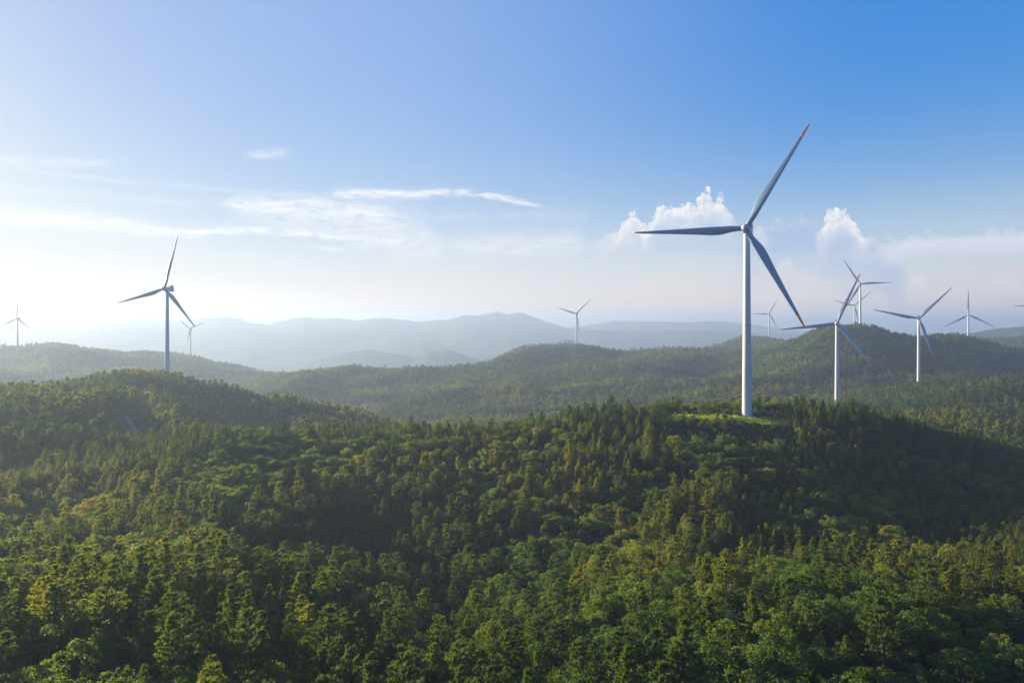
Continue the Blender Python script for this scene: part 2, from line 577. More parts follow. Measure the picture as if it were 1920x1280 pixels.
def leaf_mat(name, stops, trans=0.5, tboost=(2.3, 2.0, 0.7), spec=0.3):
    """foliage: colour drawn per tree and per clump, light passing through the leaves"""
    m, nt, out = new_mat(name)
    oi = nd(nt, 'ShaderNodeObjectInfo')
    ti = nd(nt, 'ShaderNodeAttribute', attribute_name='tint', attribute_type='INSTANCER')
    nz = noise_node(nt, 1.1, 3, 0.6, 'Object', 2)

    def mad(a_, k_, c_):
        q = nd(nt, 'ShaderNodeMath', operation='MULTIPLY_ADD')
        nt.links.new(a_, q.inputs[0])
        q.inputs[1].default_value = k_
        if c_ is None:
            q.inputs[2].default_value = -0.10
        else:
            nt.links.new(c_, q.inputs[2])
        return q.outputs[0]
    c = ramp(nt, mad(oi.outputs['Random'], 0.34, mad(nz, 0.30, mad(ti.outputs['Fac'], 0.62, None))), stops)
    pb = nd(nt, 'ShaderNodeBsdfPrincipled')
    nt.links.new(c, pb.inputs['Base Color'])
    pb.inputs['Roughness'].default_value = 0.55
    pb.inputs['Specular IOR Level'].default_value = spec
    tr = nd(nt, 'ShaderNodeBsdfTranslucent')
    tm = nd(nt, 'ShaderNodeMix', data_type='RGBA', blend_type='MULTIPLY')
    tm.inputs[0].default_value = 1
    nt.links.new(c, tm.inputs[6])
    tm.inputs[7].default_value = (*tboost, 1)
    nt.links.new(tm.outputs[2], tr.inputs['Color'])
    ms = nd(nt, 'ShaderNodeMixShader')
    ms.inputs[0].default_value = trans
    nt.links.new(pb.outputs[0], ms.inputs[1])
    nt.links.new(tr.outputs[0], ms.inputs[2])
    nt.links.new(ms.outputs[0], out.inputs['Surface'])
    return m


M_PINE = leaf_mat('pine_needles', [(0.1, (0.014, 0.034, 0.022)), (0.5, (0.031, 0.055, 0.023)), (0.9, (0.082, 0.092, 0.024))], 0.54, (4.5, 4.0, 0.6))
M_BROAD = leaf_mat('broad_leaves', [(0.1, (0.017, 0.042, 0.018)), (0.5, (0.038, 0.075, 0.020)), (0.9, (0.108, 0.122, 0.019))], 0.54, (4.4, 3.9, 0.5))
M_YELLOW = leaf_mat('yellow_leaves', [(0.0, (0.17, 0.18, 0.022)), (1.0, (0.30, 0.27, 0.028))], 0.5, (1.5, 1.35, 0.6))
M_ORANGE = leaf_mat('orange_leaves', [(0.0, (0.13, 0.12, 0.022)), (1.0, (0.28, 0.16, 0.03))], 0.5, (1.5, 1.2, 0.6))
M_SHRUB = leaf_mat('shrub_leaves', [(0.0, (0.022, 0.042, 0.018)), (0.6, (0.036, 0.066, 0.020)), (1.0, (0.062, 0.088, 0.024))], 0.5)
M_GRASS = leaf_mat('grass_blades', [(0.0, (0.20, 0.28, 0.03)), (1.0, (0.32, 0.37, 0.045))], 0.5, (1.9, 1.8, 0.6))
M_PLUME = leaf_mat('grass_plumes', [(0.0, (0.38, 0.33, 0.24)), (1.0, (0.55, 0.48, 0.36))], 0.4, (1, 1, 1))
M_DRY = leaf_mat('dry_scrub', [(0.0, (0.060, 0.080, 0.030)), (1.0, (0.12, 0.125, 0.045))], 0.35, (1.2, 1.1, .8))


def bark_mat():
    m, nt, out = new_mat('bark')
    c = ramp(nt, noise_node(nt, 6, 4, 0.6), [(0.3, (0.045, 0.033, 0.024)), (0.7, (0.12, 0.09, 0.065))])
    pb = nd(nt, 'ShaderNodeBsdfPrincipled')
    nt.links.new(c, pb.inputs['Base Color'])
    pb.inputs['Roughness'].default_value = 0.9
    nt.links.new(pb.outputs[0], out.inputs['Surface'])
    return m


M_BARK = bark_mat()


def paint_mat(name, colr, rough=0.4, dirt=0.12, metal=0.0):
    m, nt, out = new_mat(name)
    nz = noise_node(nt, 0.35, 6, 0.65)
    dk = tuple(c * (1 - dirt * 1.8) for c in colr)
    c = ramp(nt, nz, [(0.35, dk), (0.62, colr)])
    pb = nd(nt, 'ShaderNodeBsdfPrincipled')
    nt.links.new(c, pb.inputs['Base Color'])
    pb.inputs['Roughness'].default_value = rough
    pb.inputs['Metallic'].default_value = metal
    nt.links.new(pb.outputs[0], out.inputs['Surface'])
    return m


def tower_mat():
    """off-white tower paint with faint run-off streaks and grime"""
    m, nt, out = new_mat('tower_paint')
    t = nd(nt, 'ShaderNodeTexCoord')
    mp = nd(nt, 'ShaderNodeMapping')
    mp.inputs['Scale'].default_value = (1.6, 1.6, 0.035)
    nt.links.new(t.outputs['Object'], mp.inputs[0])
    n = nd(nt, 'ShaderNodeTexNoise')
    n.inputs['Scale'].default_value = 1.0
    n.inputs['Detail'].default_value = 6
    n.inputs['Roughness'].default_value = 0.65
    nt.links.new(mp.outputs[0], n.inputs['Vector'])
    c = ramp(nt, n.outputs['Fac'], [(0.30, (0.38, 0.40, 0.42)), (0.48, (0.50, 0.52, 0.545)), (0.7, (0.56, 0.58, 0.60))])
    pb = nd(nt, 'ShaderNodeBsdfPrincipled')
    nt.links.new(c, pb.inputs['Base Color'])
    pb.inputs['Roughness'].default_value = 0.45
    nt.links.new(pb.outputs[0], out.inputs['Surface'])
    return m


M_WHITE = tower_mat()
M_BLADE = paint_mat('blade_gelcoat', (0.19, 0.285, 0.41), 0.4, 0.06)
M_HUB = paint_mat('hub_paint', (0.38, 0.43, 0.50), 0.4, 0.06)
M_RED = paint_mat('red_tip_paint', (0.62, 0.13, 0.05), 0.4, 0.05)
M_DARK = paint_mat('cooler_grille', (0.045, 0.048, 0.052), 0.6, 0.1)
M_GREYP = paint_mat('grey_paint', (0.36, 0.38, 0.40), 0.45, 0.08)
M_CONC = paint_mat('concrete', (0.34, 0.33, 0.31), 0.9, 0.2)
M_DOOR = paint_mat('door_paint', (0.25, 0.29, 0.33), 0.5, 0.08)


def ground_mat():
    m, nt, out = new_mat('forest_ground')
    n1 = noise_node(nt, 0.05, 6, 0.65, 'Object', 1)
    n2 = noise_node(nt, 0.9, 5, 0.7, 'Object', 4)
    litter = ramp(nt, n2, [(0.3, (0.022, 0.026, 0.014)), (0.52, (0.038, 0.052, 0.020)), (0.75, (0.075, 0.075, 0.035))])
    green = ramp(nt, n2, [(0.3, (0.030, 0.055, 0.020)), (0.6, (0.055, 0.090, 0.026)), (0.8, (0.085, 0.115, 0.03))])
    mx = nd(nt, 'ShaderNodeMix', data_type='RGBA')
    s = nd(nt, 'ShaderNodeMapRange')
    s.inputs[1].default_value, s.inputs[2].default_value = 0.42, 0.6
    nt.links.new(n1, s.inputs[0])
    nt.links.new(s.outputs[0], mx.inputs[0])
    nt.links.new(litter, mx.inputs[6])
    nt.links.new(green, mx.inputs[7])
    # distant woods: canopy colour in patches
    n3 = noise_node(nt, 0.012, 9, 0.68, 'Object', 8)
    wood = ramp(nt, n3, [(0.3, (0.026, 0.045, 0.020)), (0.5, (0.042, 0.070, 0.024)), (0.7, (0.075, 0.095, 0.034))])
    af = nd(nt, 'ShaderNodeAttribute', attribute_name='wood')
    m2 = nd(nt, 'ShaderNodeMix', data_type='RGBA')
    nt.links.new(af.outputs['Fac'], m2.inputs[0])
    nt.links.new(mx.outputs[2], m2.inputs[6])
    nt.links.new(wood, m2.inputs[7])
    # mown grass of the turbine pad
    grass = ramp(nt, n2, [(0.3, (0.14, 0.19, 0.022)), (0.55, (0.22, 0.29, 0.03)), (0.8, (0.30, 0.32, 0.06))])
    ag = nd(nt, 'ShaderNodeAttribute', attribute_name='grass')
    m3 = nd(nt, 'ShaderNodeMix', data_type='RGBA')
    nt.links.new(ag.outputs['Fac'], m3.inputs[0])
    nt.links.new(m2.outputs[2], m3.inputs[6])
    nt.links.new(grass, m3.inputs[7])
    # bare rock and gravel
    rock = ramp(nt, n2, [(0.35, (0.06, 0.065, 0.075)), (0.7, (0.17, 0.17, 0.17))])
    ar = nd(nt, 'ShaderNodeAttribute', attribute_name='rock')
    m4 = nd(nt, 'ShaderNodeMix', data_type='RGBA')
    nt.links.new(ar.outputs['Fac'], m4.inputs[0])
    nt.links.new(m3.outputs[2], m4.inputs[6])
    nt.links.new(rock, m4.inputs[7])
    pb = nd(nt, 'ShaderNodeBsdfPrincipled')
    nt.links.new(m4.outputs[2], pb.inputs['Base Color'])
    pb.inputs['Roughness'].default_value = 0.95
    pb.inputs['Specular IOR Level'].default_value = 0.15
    bp = nd(nt, 'ShaderNodeBump')
    bp.inputs['Strength'].default_value = 0.9
    bp.inputs['Distance'].default_value = 6.0
    nb = noise_node(nt, 0.09, 6, 0.7, 'Object', 12)
    ml = nd(nt, 'ShaderNodeMath', operation='MULTIPLY')
    nt.links.new(nb, ml.inputs[0])
    nt.links.new(af.outputs['Fac'], ml.inputs[1])
    nt.links.new(ml.outputs[0], bp.inputs['Height'])
    nt.links.new(bp.outputs[0], pb.inputs['Normal'])
    nt.links.new(pb.outputs[0], out.inputs['Surface'])
    return m


M_GROUND = ground_mat()

# ------------------------------------------------------------------ ground: one sheet, finer where it is near
rr = [20.0]
while rr[-1] < 32000:
    rr.append(rr[-1] + max(4.0, rr[-1] * (0.012 if rr[-1] < 3000 else 0.017)))
rr = np.array(rr)
azs = np.concatenate([np.arange(-180, -46, 3.0), np.arange(-46, 46, 0.2), np.arange(46, 180, 3.0)])
azr = np.radians(azs)
GX, GY = np.sin(azr)[:, None] * rr[None], np.cos(azr)[:, None] * rr[None]
GZ = height(GX, GY)
nA, nR = GX.shape

PAD = [at(1393, 321), at(1330, 325), at(1280, 329), at(1445, 320)]


def pad_mask(x, y):
    m = np.zeros(np.shape(x))
    for (cx, cy), r in zip(PAD, (14, 14, 13, 12)):
        m = np.maximum(m, 1 - smooth01(np.hypot(x - cx, (y - cy) * 1.5) + (fbm(x / 6, y / 6, 77, 3) - .5) * 15, r * .7, r))
    return m


def clear_mask(x, y):
    m = np.zeros(np.shape(x))
    for px, d, r in ((1912, 108, 8), (1905, 126, 6), (505, 190, 9), (470, 196, 6), (345, 338, 10), (300, 345, 7)):
        cx, cy = at(px, d)
        m = np.maximum(m, 1 - smooth01(np.hypot(x - cx, y - cy) + (fbm(x / 5, y / 5, 78, 3) - .5) * 7, r * .7, r))
    return m


TRACK = [at(238, 448), at(246, 430), at(256, 415), at(266, 402), at(274, 388), at(282, 375)]


def track_dist(x, y):
    best = np.full(np.shape(x), 1e9)
    for (x0, y0), (x1, y1) in zip(TRACK[:-1], TRACK[1:]):
        dx, dy = x1 - x0, y1 - y0
        t = np.clip(((x - x0) * dx + (y - y0) * dy) / (dx * dx + dy * dy), 0, 1)
        best = np.minimum(best, np.hypot(x - x0 - t * dx, y - y0 - t * dy))
    return best


vid = np.arange(nA * nR).reshape(nA, nR)
a0 = np.concatenate([vid[:, :], vid[:1, :]], 0)
fc = np.stack([a0[:-1, :-1], a0[:-1, 1:], a0[1:, 1:], a0[1:, :-1]], -1).reshape(-1, 4)
# close the hole below the camera
cv = len(vid.ravel())
gv = np.concatenate([np.stack([GX, GY, GZ], -1).reshape(-1, 3), [[0, 0, float(GZ[:, 0].mean())]]])
me = mesh_np('ground', gv, fc[:, ::-1].copy(), M_GROUND, True)
R2 = np.hypot(gv[:, 0], gv[:, 1])
for nm, arr in (('wood', smooth01(R2, 900, 2000)), ('grass', pad_mask(gv[:, 0], gv[:, 1])),
                ('rock', np.maximum(1 - smooth01(np.hypot(gv[:, 0] - at(1440, 309)[0], (gv[:, 1] - 309) * 1.6), 5, 8),
                                    .8 * (1 - smooth01(np.hypot(gv[:, 0] - at(1393, 325)[0], gv[:, 1] - 325), 5, 8))))):
    at_ = me.attributes.new(nm, 'FLOAT', 'POINT')
    at_.data.foreach_set('value', arr.astype(np.float32))
ground = tag(link('ground', me), kind='structure')

# ------------------------------------------------------------------ which places the photograph can see
viewcols = np.where((azs >= -46) & (azs <= 46))[0]
slope = GZ / rr[None]
runmax = np.maximum.accumulate(slope, 1)


def seen(x, y, z, h):
    r = np.hypot(x, y)
    a = np.degrees(np.arctan2(x, y))
    ia = np.clip(np.round((a + 46) / 0.2).astype(int), 0, len(viewcols) - 1) + viewcols[0]
    ir = np.clip(np.searchsorted(rr, r * 0.985) - 1, 0, nR - 1)
    return (z + h) / r >= runmax[ia, ir] - 0.0015


# ------------------------------------------------------------------ wind turbines
def lathe(prof, n=24, axis='z', caps=True):
    v, f = [], []
    for r, z in prof:
        for i in range(n):
            t = 2 * math.pi * i / n
            p = (r * math.cos(t), r * math.sin(t), z)
            v.append(p if axis == 'z' else (p[0], p[2], p[1]))
    for k in range(len(prof) - 1):
        for i in range(n):
            j = (i + 1) % n
            q = [k * n + i, k * n + j, (k + 1) * n + j, (k + 1) * n + i]
            f.append(q if axis == 'z' else q[::-1])
    if not caps:
        return v, f
    f.append(list(range(n))[::-1] if axis == 'z' else list(range(n)))
    e = [(len(prof) - 1) * n + i for i in range(n)]
    f.append(e if axis == 'z' else e[::-1])
    return v, f


def box(x0, x1, y0, y1, z0, z1):
    v = [(x0, y0, z0), (x1, y0, z0), (x1, y1, z0), (x0, y1, z0), (x0, y0, z1), (x1, y0, z1), (x1, y1, z1), (x0, y1, z1)]
    f = [[0, 3, 2, 1], [4, 5, 6, 7], [0, 1, 5, 4], [1, 2, 6, 5], [2, 3, 7, 6], [3, 0, 4, 7]]
    return v, f


def join(parts):
    V_, F_ = [], []
    for v, f in parts:
        o = len(V_)
        V_ += list(v)
        F_ += [[i + o for i in q] for q in f]
    return V_, F_


BL = 53.0    # blade length


def blade_sections(s0, s1, n):
    """sections across the blade, root to tip along +z; the rotor faces -y; leading edge towards +x"""
    vs = []
    m = 20
    for k in range(n):
        s = s0 + (s1 - s0) * k / (n - 1)
        chord = np.interp(s, [0, .03, .08, .14, .20, .26, .36, .5, .7, .86, .95, .985, 1.0], [2.3, 2.3, 2.7, 3.5, 4.05, 4.1, 3.6, 2.85, 2.0, 1.35, .9, .55, .12])
        th = np.interp(s, [0, .04, .12, .22, .4, 1.0], [1.0, .98, .60, .36, .25, .18])
        tw = RAD(np.interp(s, [0, .1, .25, .5, 1.0], [17, 15, 10, 5, 0.5]))
        le = np.interp(s, [0, .04, .2, 1.0], [.5, .5, .33, .38])
        rnd = np.interp(s, [0, .04, .16], [1, 1, 0])
        z = 1.2 + s * BL
        pre = -1.6 * s * s          # bent slightly upwind
        for i in range(m):
            t = 2 * math.pi * i / m
            c = (1 + math.cos(t)) / 2          # 1 = leading edge, 0 = trailing edge
            u = 1 - c
            yt = 5 * th * (.2969 * math.sqrt(max(u, 0)) - .126 * u - .3516 * u * u + .2843 * u ** 3 - .1015 * u ** 4)
            ya = yt * (1 if math.sin(t) > 0 else -1) * chord * (1.0 if math.sin(t) > 0 else 0.75)
            xa = (c - (1 - le)) * chord
            xr, yr = math.cos(t) * chord / 2, math.sin(t) * chord / 2
            x, y = xa * (1 - rnd) + xr * rnd, ya * (1 - rnd) + yr * rnd
            vs.append((x * math.cos(tw) + y * math.sin(tw), -x * math.sin(tw) + y * math.cos(tw) + pre, z))
    fs = []
    for k in range(n - 1):
        for i in range(m):
            j = (i + 1) % m
            fs.append([k * m + i, k * m + j, (k + 1) * m + j, (k + 1) * m + i])
    fs.append(list(range(m))[::-1])
    fs.append([(n - 1) * m + i for i in range(m)])
    return vs, fs


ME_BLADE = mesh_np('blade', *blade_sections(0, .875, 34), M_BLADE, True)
ME_TIP = mesh_np('tip', *blade_sections(.8752, 1.0, 9), M_RED, True)
ME_COLLAR = mesh_np('root_collar', *lathe([(1.32, .7), (1.36, .8), (1.36, 1.7), (1.28, 1.8)], 24), M_WHITE, True)
# spinner: nose towards -y
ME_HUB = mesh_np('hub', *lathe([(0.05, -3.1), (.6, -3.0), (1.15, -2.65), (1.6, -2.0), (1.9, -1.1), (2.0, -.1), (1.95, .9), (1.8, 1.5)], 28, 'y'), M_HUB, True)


def nacelle_mesh():
    """rounded housing running backwards (+y) from the hub"""
    n = 28
    prof = [(1.7, .62), (1.9, .9), (2.2, 1.0), (4, 1.03), (8, 1.03), (10.4, 1.0), (11.6, .88), (12.1, .55)]
    v, f = [], []
    for y, s in prof:
        for i in range(n):
            t = 2 * math.pi * i / n
            c, q = math.cos(t), math.sin(t)
            sx = math.copysign(abs(c) ** .5, c) * 1.95 * s
            sz = math.copysign(abs(q) ** .5, q) * 1.95 * s
            v.append((sx, y, sz))
    for k in range(len(prof) - 1):
        for i in range(n):
            j = (i + 1) % n
            f.append([k * n + i, (k + 1) * n + i, (k + 1) * n + j, k * n + j][::-1])
    f.append(list(range(n))[::-1])
    f.append([(len(prof) - 1) * n + i for i in range(n)])
    return mesh_np('nacelle', v, f, M_WHITE, True)


ME_NAC = nacelle_mesh()


def slab(y0, lean, h, w, t):
    v = [(sx * w, y0 + ty + (lean if top else 0), 1.9 + (h if top else 0)) for top in (0, 1) for ty in (0, t) for sx in (-1, 1)]
    f = [[0, 1, 3, 2][::-1], [4, 5, 7, 6], [0, 1, 5, 4], [2, 3, 7, 6][::-1], [0, 2, 6, 4][::-1], [1, 3, 7, 5]]
    return v, f


ME_COOL = mesh_np('cooler_panel', *slab(0, 1.1, 2.2, 1.6, 1.1), M_DARK)
ME_COOLF = mesh_np('cooler_frame', *join([box(-1.85, -1.61, -.05, 2.0, 1.7, 4.2), box(1.61, 1.85, -.05, 2.0, 1.7, 4.2), box(-1.6, 1.6, .9, 2.1, 4.1, 4.3)]), M_GREYP)
ME_HATCH = mesh_np('hatch', *box(-.6, .6, 4.2, 5.6, 1.9, 2.12), M_GREYP)
ME_MAST = mesh_np('sensor_mast', *join([box(-.06, .06, 11.0, 11.12, 1.7, 3.4), box(-.7, .7, 11.02, 11.1, 3.2, 3.28)]), M_GREYP)
# all rotors face about the same wind, from the left behind the camera


def turbine(px, py, d, phase, label, near=False, yaw=27.0):
    YAW = RAD(yaw)
    hx, hy = at(px, d)
    hz = (HOR - py) / F * d
    axis_back = Vector((math.sin(YAW), math.cos(YAW), 0))
    # the tower stands behind the hub along the axis
    tx, ty = hx + axis_back.x * 4.0, hy + axis_back.y * 4.0
    gz = H1(tx, ty)
    root = tag(link('wind_turbine', None, loc=(tx, ty, gz)), label, 'wind turbine', 'white three-bladed wind turbines on the hills')
    top = hz - gz - 1.9
    secs = []
    nb = 4
    for k in range(nb):
        z0, z1 = top * k / nb, top * (k + 1) / nb
        if k == 0:
            z0 = -1.5
        secs.append((z0, z1))

    def rad(z):
        return 2.25 + (1.45 - 2.25) * max(0, z) / top
    for z0, z1 in secs:
        t = link('tower_section', mesh_np('tower_section', *lathe([(rad(z0), z0), (rad((z0 + z1) / 2), (z0 + z1) / 2), (rad(z1), z1 - .004)], 40, caps=False), M_WHITE, True), root)
        fl = link('flange', mesh_np('flange', *lathe([(rad(z1) + .01, z1 - .22), (rad(z1) + .06, z1 - .18), (rad(z1) + .06, z1 - .01), (rad(z1), z1 + .02)], 40, caps=False), M_GREYP, True), t)
    if near:
        link('foundation', mesh_np('foundation', *lathe([(4.6, -1.2), (4.6, .18), (4.3, .3), (2.5, .34)], 32), M_CONC), root)
        dv = [(sx * .5, -2.42, z) for z in (1.0, 3.3) for sx in (-1, 1)]
        door = link('door', mesh_np('door', *box(-.5, .5, -2.5, -2.2, 1.0, 3.2), M_DOOR), root)
        door.rotation_euler = (0, 0, RAD(70))
        link('stair', mesh_np('stair', *join([box(-.6, .6, -2.9 - .3 * k, -2.55 - .3 * k, .3, 1.0 - .17 * k) for k in range(4)]), M_GREYP), root, rot=(0, 0, RAD(70)))
    loc = Vector((hx - tx, hy - ty, hz - gz))
    rz = -YAW
    tilt = Matrix.Rotation(RAD(-4), 4, 'X')
    base = Matrix.Translation(loc) @ Matrix.Rotation(rz, 4, 'Z') @ tilt
    nac = link('nacelle', ME_NAC, root)
    nac.matrix_local = base
    link('cooler_frame', ME_COOLF, nac, loc=(0, 8.6, 0))
    link('cooler_panel', ME_COOL, nac, loc=(0, 8.4, 0))
    link('hatch', ME_HATCH, nac)
    link('sensor_mast', ME_MAST, nac)
    hub = link('hub', ME_HUB, root)
    hub.matrix_local = base
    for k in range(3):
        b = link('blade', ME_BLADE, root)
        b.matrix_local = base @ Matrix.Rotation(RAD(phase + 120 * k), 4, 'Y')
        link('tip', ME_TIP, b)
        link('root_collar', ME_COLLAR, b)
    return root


turbine(1398, 428, 324, 31, 'largest white wind turbine, nearest, on the grassy crest of the near hill', True)
turbine(1569, 606, 690, 23, 'second largest white turbine, just right of the largest one, at the dark hill foot', True)
turbine(1723, 597, 886, 43, 'white turbine on the wooded slope at right below the dark ridge', True)
turbine(1613, 532, 1300, 89, 'turbine standing on top of the dark wooded ridge at right, one blade level')
turbine(1602, 573, 1850, 47, 'small turbine half hidden behind the ridge crest, left of the ridge-top tower')
turbine(1442, 588, 2190, 30, 'small distant turbine between the largest turbine and its right neighbour')
turbine(1816, 590, 1480, 0, 'turbine with one blade straight up, rising behind the ridge at far right')
turbine(1080, 588, 1765, 48, 'lone distant turbine on the middle ridge near the centre of the picture')
turbine(308, 541, 670, 15, 'large backlit turbine on the left wooded hill, seen partly side on', yaw=13)
turbine(31, 597, 1820, 4, 'small backlit turbine on the hazy ridge at the far left edge', yaw=3)
turbine(356, 616, 2240, 68, 'smallest hazy turbine just right of the large backlit turbine', yaw=8)
turbine(1957, 573, 1500, 30, 'turbine beyond the right edge, only one blade tip showing')

# ------------------------------------------------------------------ tree prototypes
def tube_np(p0, p1, r0, r1, n=5):
    p0, p1 = np.asarray(p0, float), np.asarray(p1, float)
    d = p1 - p0
    d = d / (np.linalg.norm(d) + 1e-9)
    a = np.cross(d, [0.3, 0.9, 0.2])
    a /= np.linalg.norm(a) + 1e-9
    b = np.cross(d, a)
    t = np.arange(n) * 2 * math.pi / n
    ring = np.cos(t)[:, None] * a + np.sin(t)[:, None] * b
    v = np.concatenate([p0 + ring * r0, p1 + ring * r1])
    f = np.array([[i, (i + 1) % n, n + (i + 1) % n, n + i] for i in range(n)])
    return v, f


class Acc:
    def __init__(self):
        self.v, self.f, self.n = [], [], 0

    def add(self, v, f):
        self.v.append(np.asarray(v))
        self.f.append(np.asarray(f) + self.n)
        self.n += len(v)

    def mesh(self, name, mat, smooth=False):
        return mesh_np(name, np.concatenate(self.v), np.concatenate(self.f), mat, smooth)


def unit(a):
    return a / (np.linalg.norm(a, axis=-1, keepdims=True) + 1e-9)


def needles(r, pts, dirs, length, width, k, spread):
    """k narrow triangles spraying out of each point along dirs"""
    n = len(pts)
    P = np.repeat(pts, k, 0)
    D = np.repeat(dirs, k, 0)
    D = unit(D + r.normal(0, spread, (n * k, 3)))
    S = unit(np.cross(D, r.normal(0, 1, (n * k, 3))))
    L = length * r.uniform(.7, 1.25, (n * k, 1))
    W = width * r.uniform(.7, 1.3, (n * k, 1))
    P = P - D * L * .15
    v = np.stack([P + D * L * .25 + S * W * .5, P + D * L * .25 - S * W * .5, P + D * L], 1).reshape(-1, 3)
    return v, np.arange(len(v)).reshape(-1, 3)


def leaves(r, pts, nrm, size, jitter=.7):
    n = len(pts)
    N = unit(nrm + r.normal(0, jitter, (n, 3)))
    A = unit(np.cross(N, r.normal(0, 1, (n, 3))))
    B = np.cross(N, A)
    s = size * r.uniform(.65, 1.3, (n, 1))
    v = np.stack([pts - A * s, pts - B * s * .55 + N * s * .15, pts + A * s, pts + B * s * .55 + N * s * .15], 1).reshape(-1, 3)
    return v, np.arange(len(v)).reshape(-1, 4)


def pine_proto(seed, lod, style=0):
    r = np.random.default_rng(seed)
    Hh = 8.0
    bend = r.normal(0, .25, 2)

    def axis(z):
        t = z / Hh
        return np.array([bend[0] * t * t + .12 * math.sin(t * 5 + seed), bend[1] * t * t + .12 * math.cos(t * 4 + seed), z])
    tr = Acc()
    zz = np.linspace(-.6, Hh * .97, 8 if lod == 0 else 4)
    rad_ = lambda z: .17 * (1 - max(z, 0) / Hh) ** .8 + .02
    for z0, z1 in zip(zz[:-1], zz[1:]):
        tr.add(*tube_np(axis(z0), axis(z1), rad_(z0), rad_(z1), 6 if lod == 0 else 4))
    z = Hh * r.uniform(.12, .32)
    zlow = z
    R = r.uniform(1.7, 2.6)
    full = r.uniform(.5, .95)
    pts, dirs = [], []
    tufts_per = 6 if lod == 0 else 2
    while z < Hh * .985:
        t = (z - zlow) / (Hh - zlow)
        env = R * ((1 - t) ** full) * (0.6 + .4 * min(1, t * 4)) * r.uniform(.62, 1.15) + .08
        nb = (6 if lod == 0 else 4) if t < .8 else 4
        a0_ = r.uniform(0, 6.28)
        for k in range(nb):
            if r.random() < .16:
                continue
            a = a0_ + k * 6.28 / nb + r.normal(0, .25)
            L = env * r.uniform(.6, 1.2)
            up = r.uniform(.15, .55) + t * .5
            o = axis(z)
            dirv = np.array([math.cos(a), math.sin(a), up])
            end = o + dirv * L
            if lod == 0:
                tr.add(*tube_np(o, end, rad_(z) * .35, .012, 3))
            for q in range(tufts_per):
                s = (r.uniform(.35, 1.0) if q else 1.0)
                side = np.array([-math.sin(a), math.cos(a), 0]) * r.normal(0, .22) * L
                pts.append(o + dirv * L * s + side * s + np.array([0, 0, .06]))
                dirs.append(unit(np.array([math.cos(a) * .55, math.sin(a) * .55, .75])))
        z += (.50 if lod == 0 else .66) * r.uniform(.7, 1.3)
    for q in range(4):
        pts.append(axis(Hh * .98) + r.normal(0, .06, 3))
        dirs.append(np.array([0, 0, 1.0]))
    pts, dirs = np.array(pts), np.array(dirs)
    cr = Acc()
    if lod == 0:
        cr.add(*needles(r, pts, dirs, .46, .12, 11, .48))
    else:
        cr.add(*needles(r, pts, dirs, .95, .42, 6, .55))
    return tr.mesh('pine_trunk', M_BARK), cr.mesh('pine_crown', M_PINE)


def broad_proto(seed, lod, mat=None, Hh=6.0, R=2.3):
    r = np.random.default_rng(seed + 500)
    tr = Acc()
    fork = Hh * r.uniform(.22, .36)
    lean = r.normal(0, .15, 2)
    top = np.array([lean[0], lean[1], fork])
    tr.add(*tube_np([0, 0, -.6], [0, 0, .1], .24, .17, 6))
    tr.add(*tube_np([0, 0, .1], top, .17, .13, 6))
    cr = Acc()
    ax, ay = r.uniform(.75, 1.2), r.uniform(.75, 1.2)
    nl = int(r.integers(26, 38)) if lod == 0 else 13
    cz = Hh * .60
    for k in range(nl):
        u = r.uniform(-.35, 1.0)
        a = r.uniform(0, 6.28)
        q = math.sqrt(max(0, 1 - u * u))
        f_ = r.uniform(.55, .95)
        c = np.array([q * math.cos(a) * R * f_, q * math.sin(a) * R * f_, cz + u * Hh * .38 * f_]) * np.array([ax, ay, 1]) + r.normal(0, .25, 3)
        lr = r.uniform(.38, .95) * (R / 2.3)
        if lod == 0 and k < 12:
            mid = (top + c) / 2 + np.array([0, 0, -.15])
            tr.add(*tube_np(top, mid, .075, .05, 4))
            tr.add(*tube_np(mid, c, .05, .02, 3))
        m = 115 if lod == 0 else 20
        N = unit(r.normal(0, 1, (m, 3)) + np.array([0, 0, .35]) + .5 * unit(c - np.array([0, 0, cz])))
        P = c + N * lr * np.array([1.0, 1.0, .75]) * r.uniform(.75, 1.08, (m, 1))
        cr.add(*leaves(r, P, N, .125 if lod == 0 else .42))
    return tr.mesh('broadleaf_trunk', M_BARK), cr.mesh('broadleaf_crown', mat or M_BROAD)


def shrub_proto(seed, mat):
    r = np.random.default_rng(seed + 900)
    cr = Acc()
    for k in range(9):
        a, q = r.uniform(0, 6.28), r.uniform(0, 1.0)
        c = np.array([math.cos(a) * q, math.sin(a) * q, r.uniform(.25, .85)])
        m = 34
        N = unit(r.normal(0, 1, (m, 3)) + np.array([0, 0, .5]))
        P = c + N * r.uniform(.4, .65) * np.array([1, 1, .7])
        cr.add(*leaves(r, P, N, .21))
    return cr.mesh('shrub', mat)


def tuft_proto(seed, mat, hgt=.6, n=40, spread=.35, w=.06):
    r = np.random.default_rng(seed + 1300)
    P = np.stack([r.normal(0, spread, n), r.normal(0, spread, n), np.zeros(n)], 1)
    D = unit(np.stack([r.normal(0, .3, n), r.normal(0, .3, n), np.ones(n)], 1))
    v, f = needles(r, P, D, hgt, w, 1, .05)
    return mesh_np('tuft', v, f, mat)


NV = 8
PINE0 = [pine_proto(i, 0) for i in range(NV)]
BROAD0 = [broad_proto(i, 0) for i in range(NV)]
PINE1 = [pine_proto(100 + i, 1) for i in range(6)]
BROAD1 = [broad_proto(100 + i, 1) for i in range(6)]
SHRUB = [shrub_proto(i, M_SHRUB) for i in range(5)]
SCRUB = [shrub_proto(40 + i, M_DRY) for i in range(3)]
TUFT = [tuft_proto(i, M_GRASS) for i in range(4)]
PLUME = [tuft_proto(20 + i, M_PLUME, 1.6, 26, .4, .14) for i in range(3)]


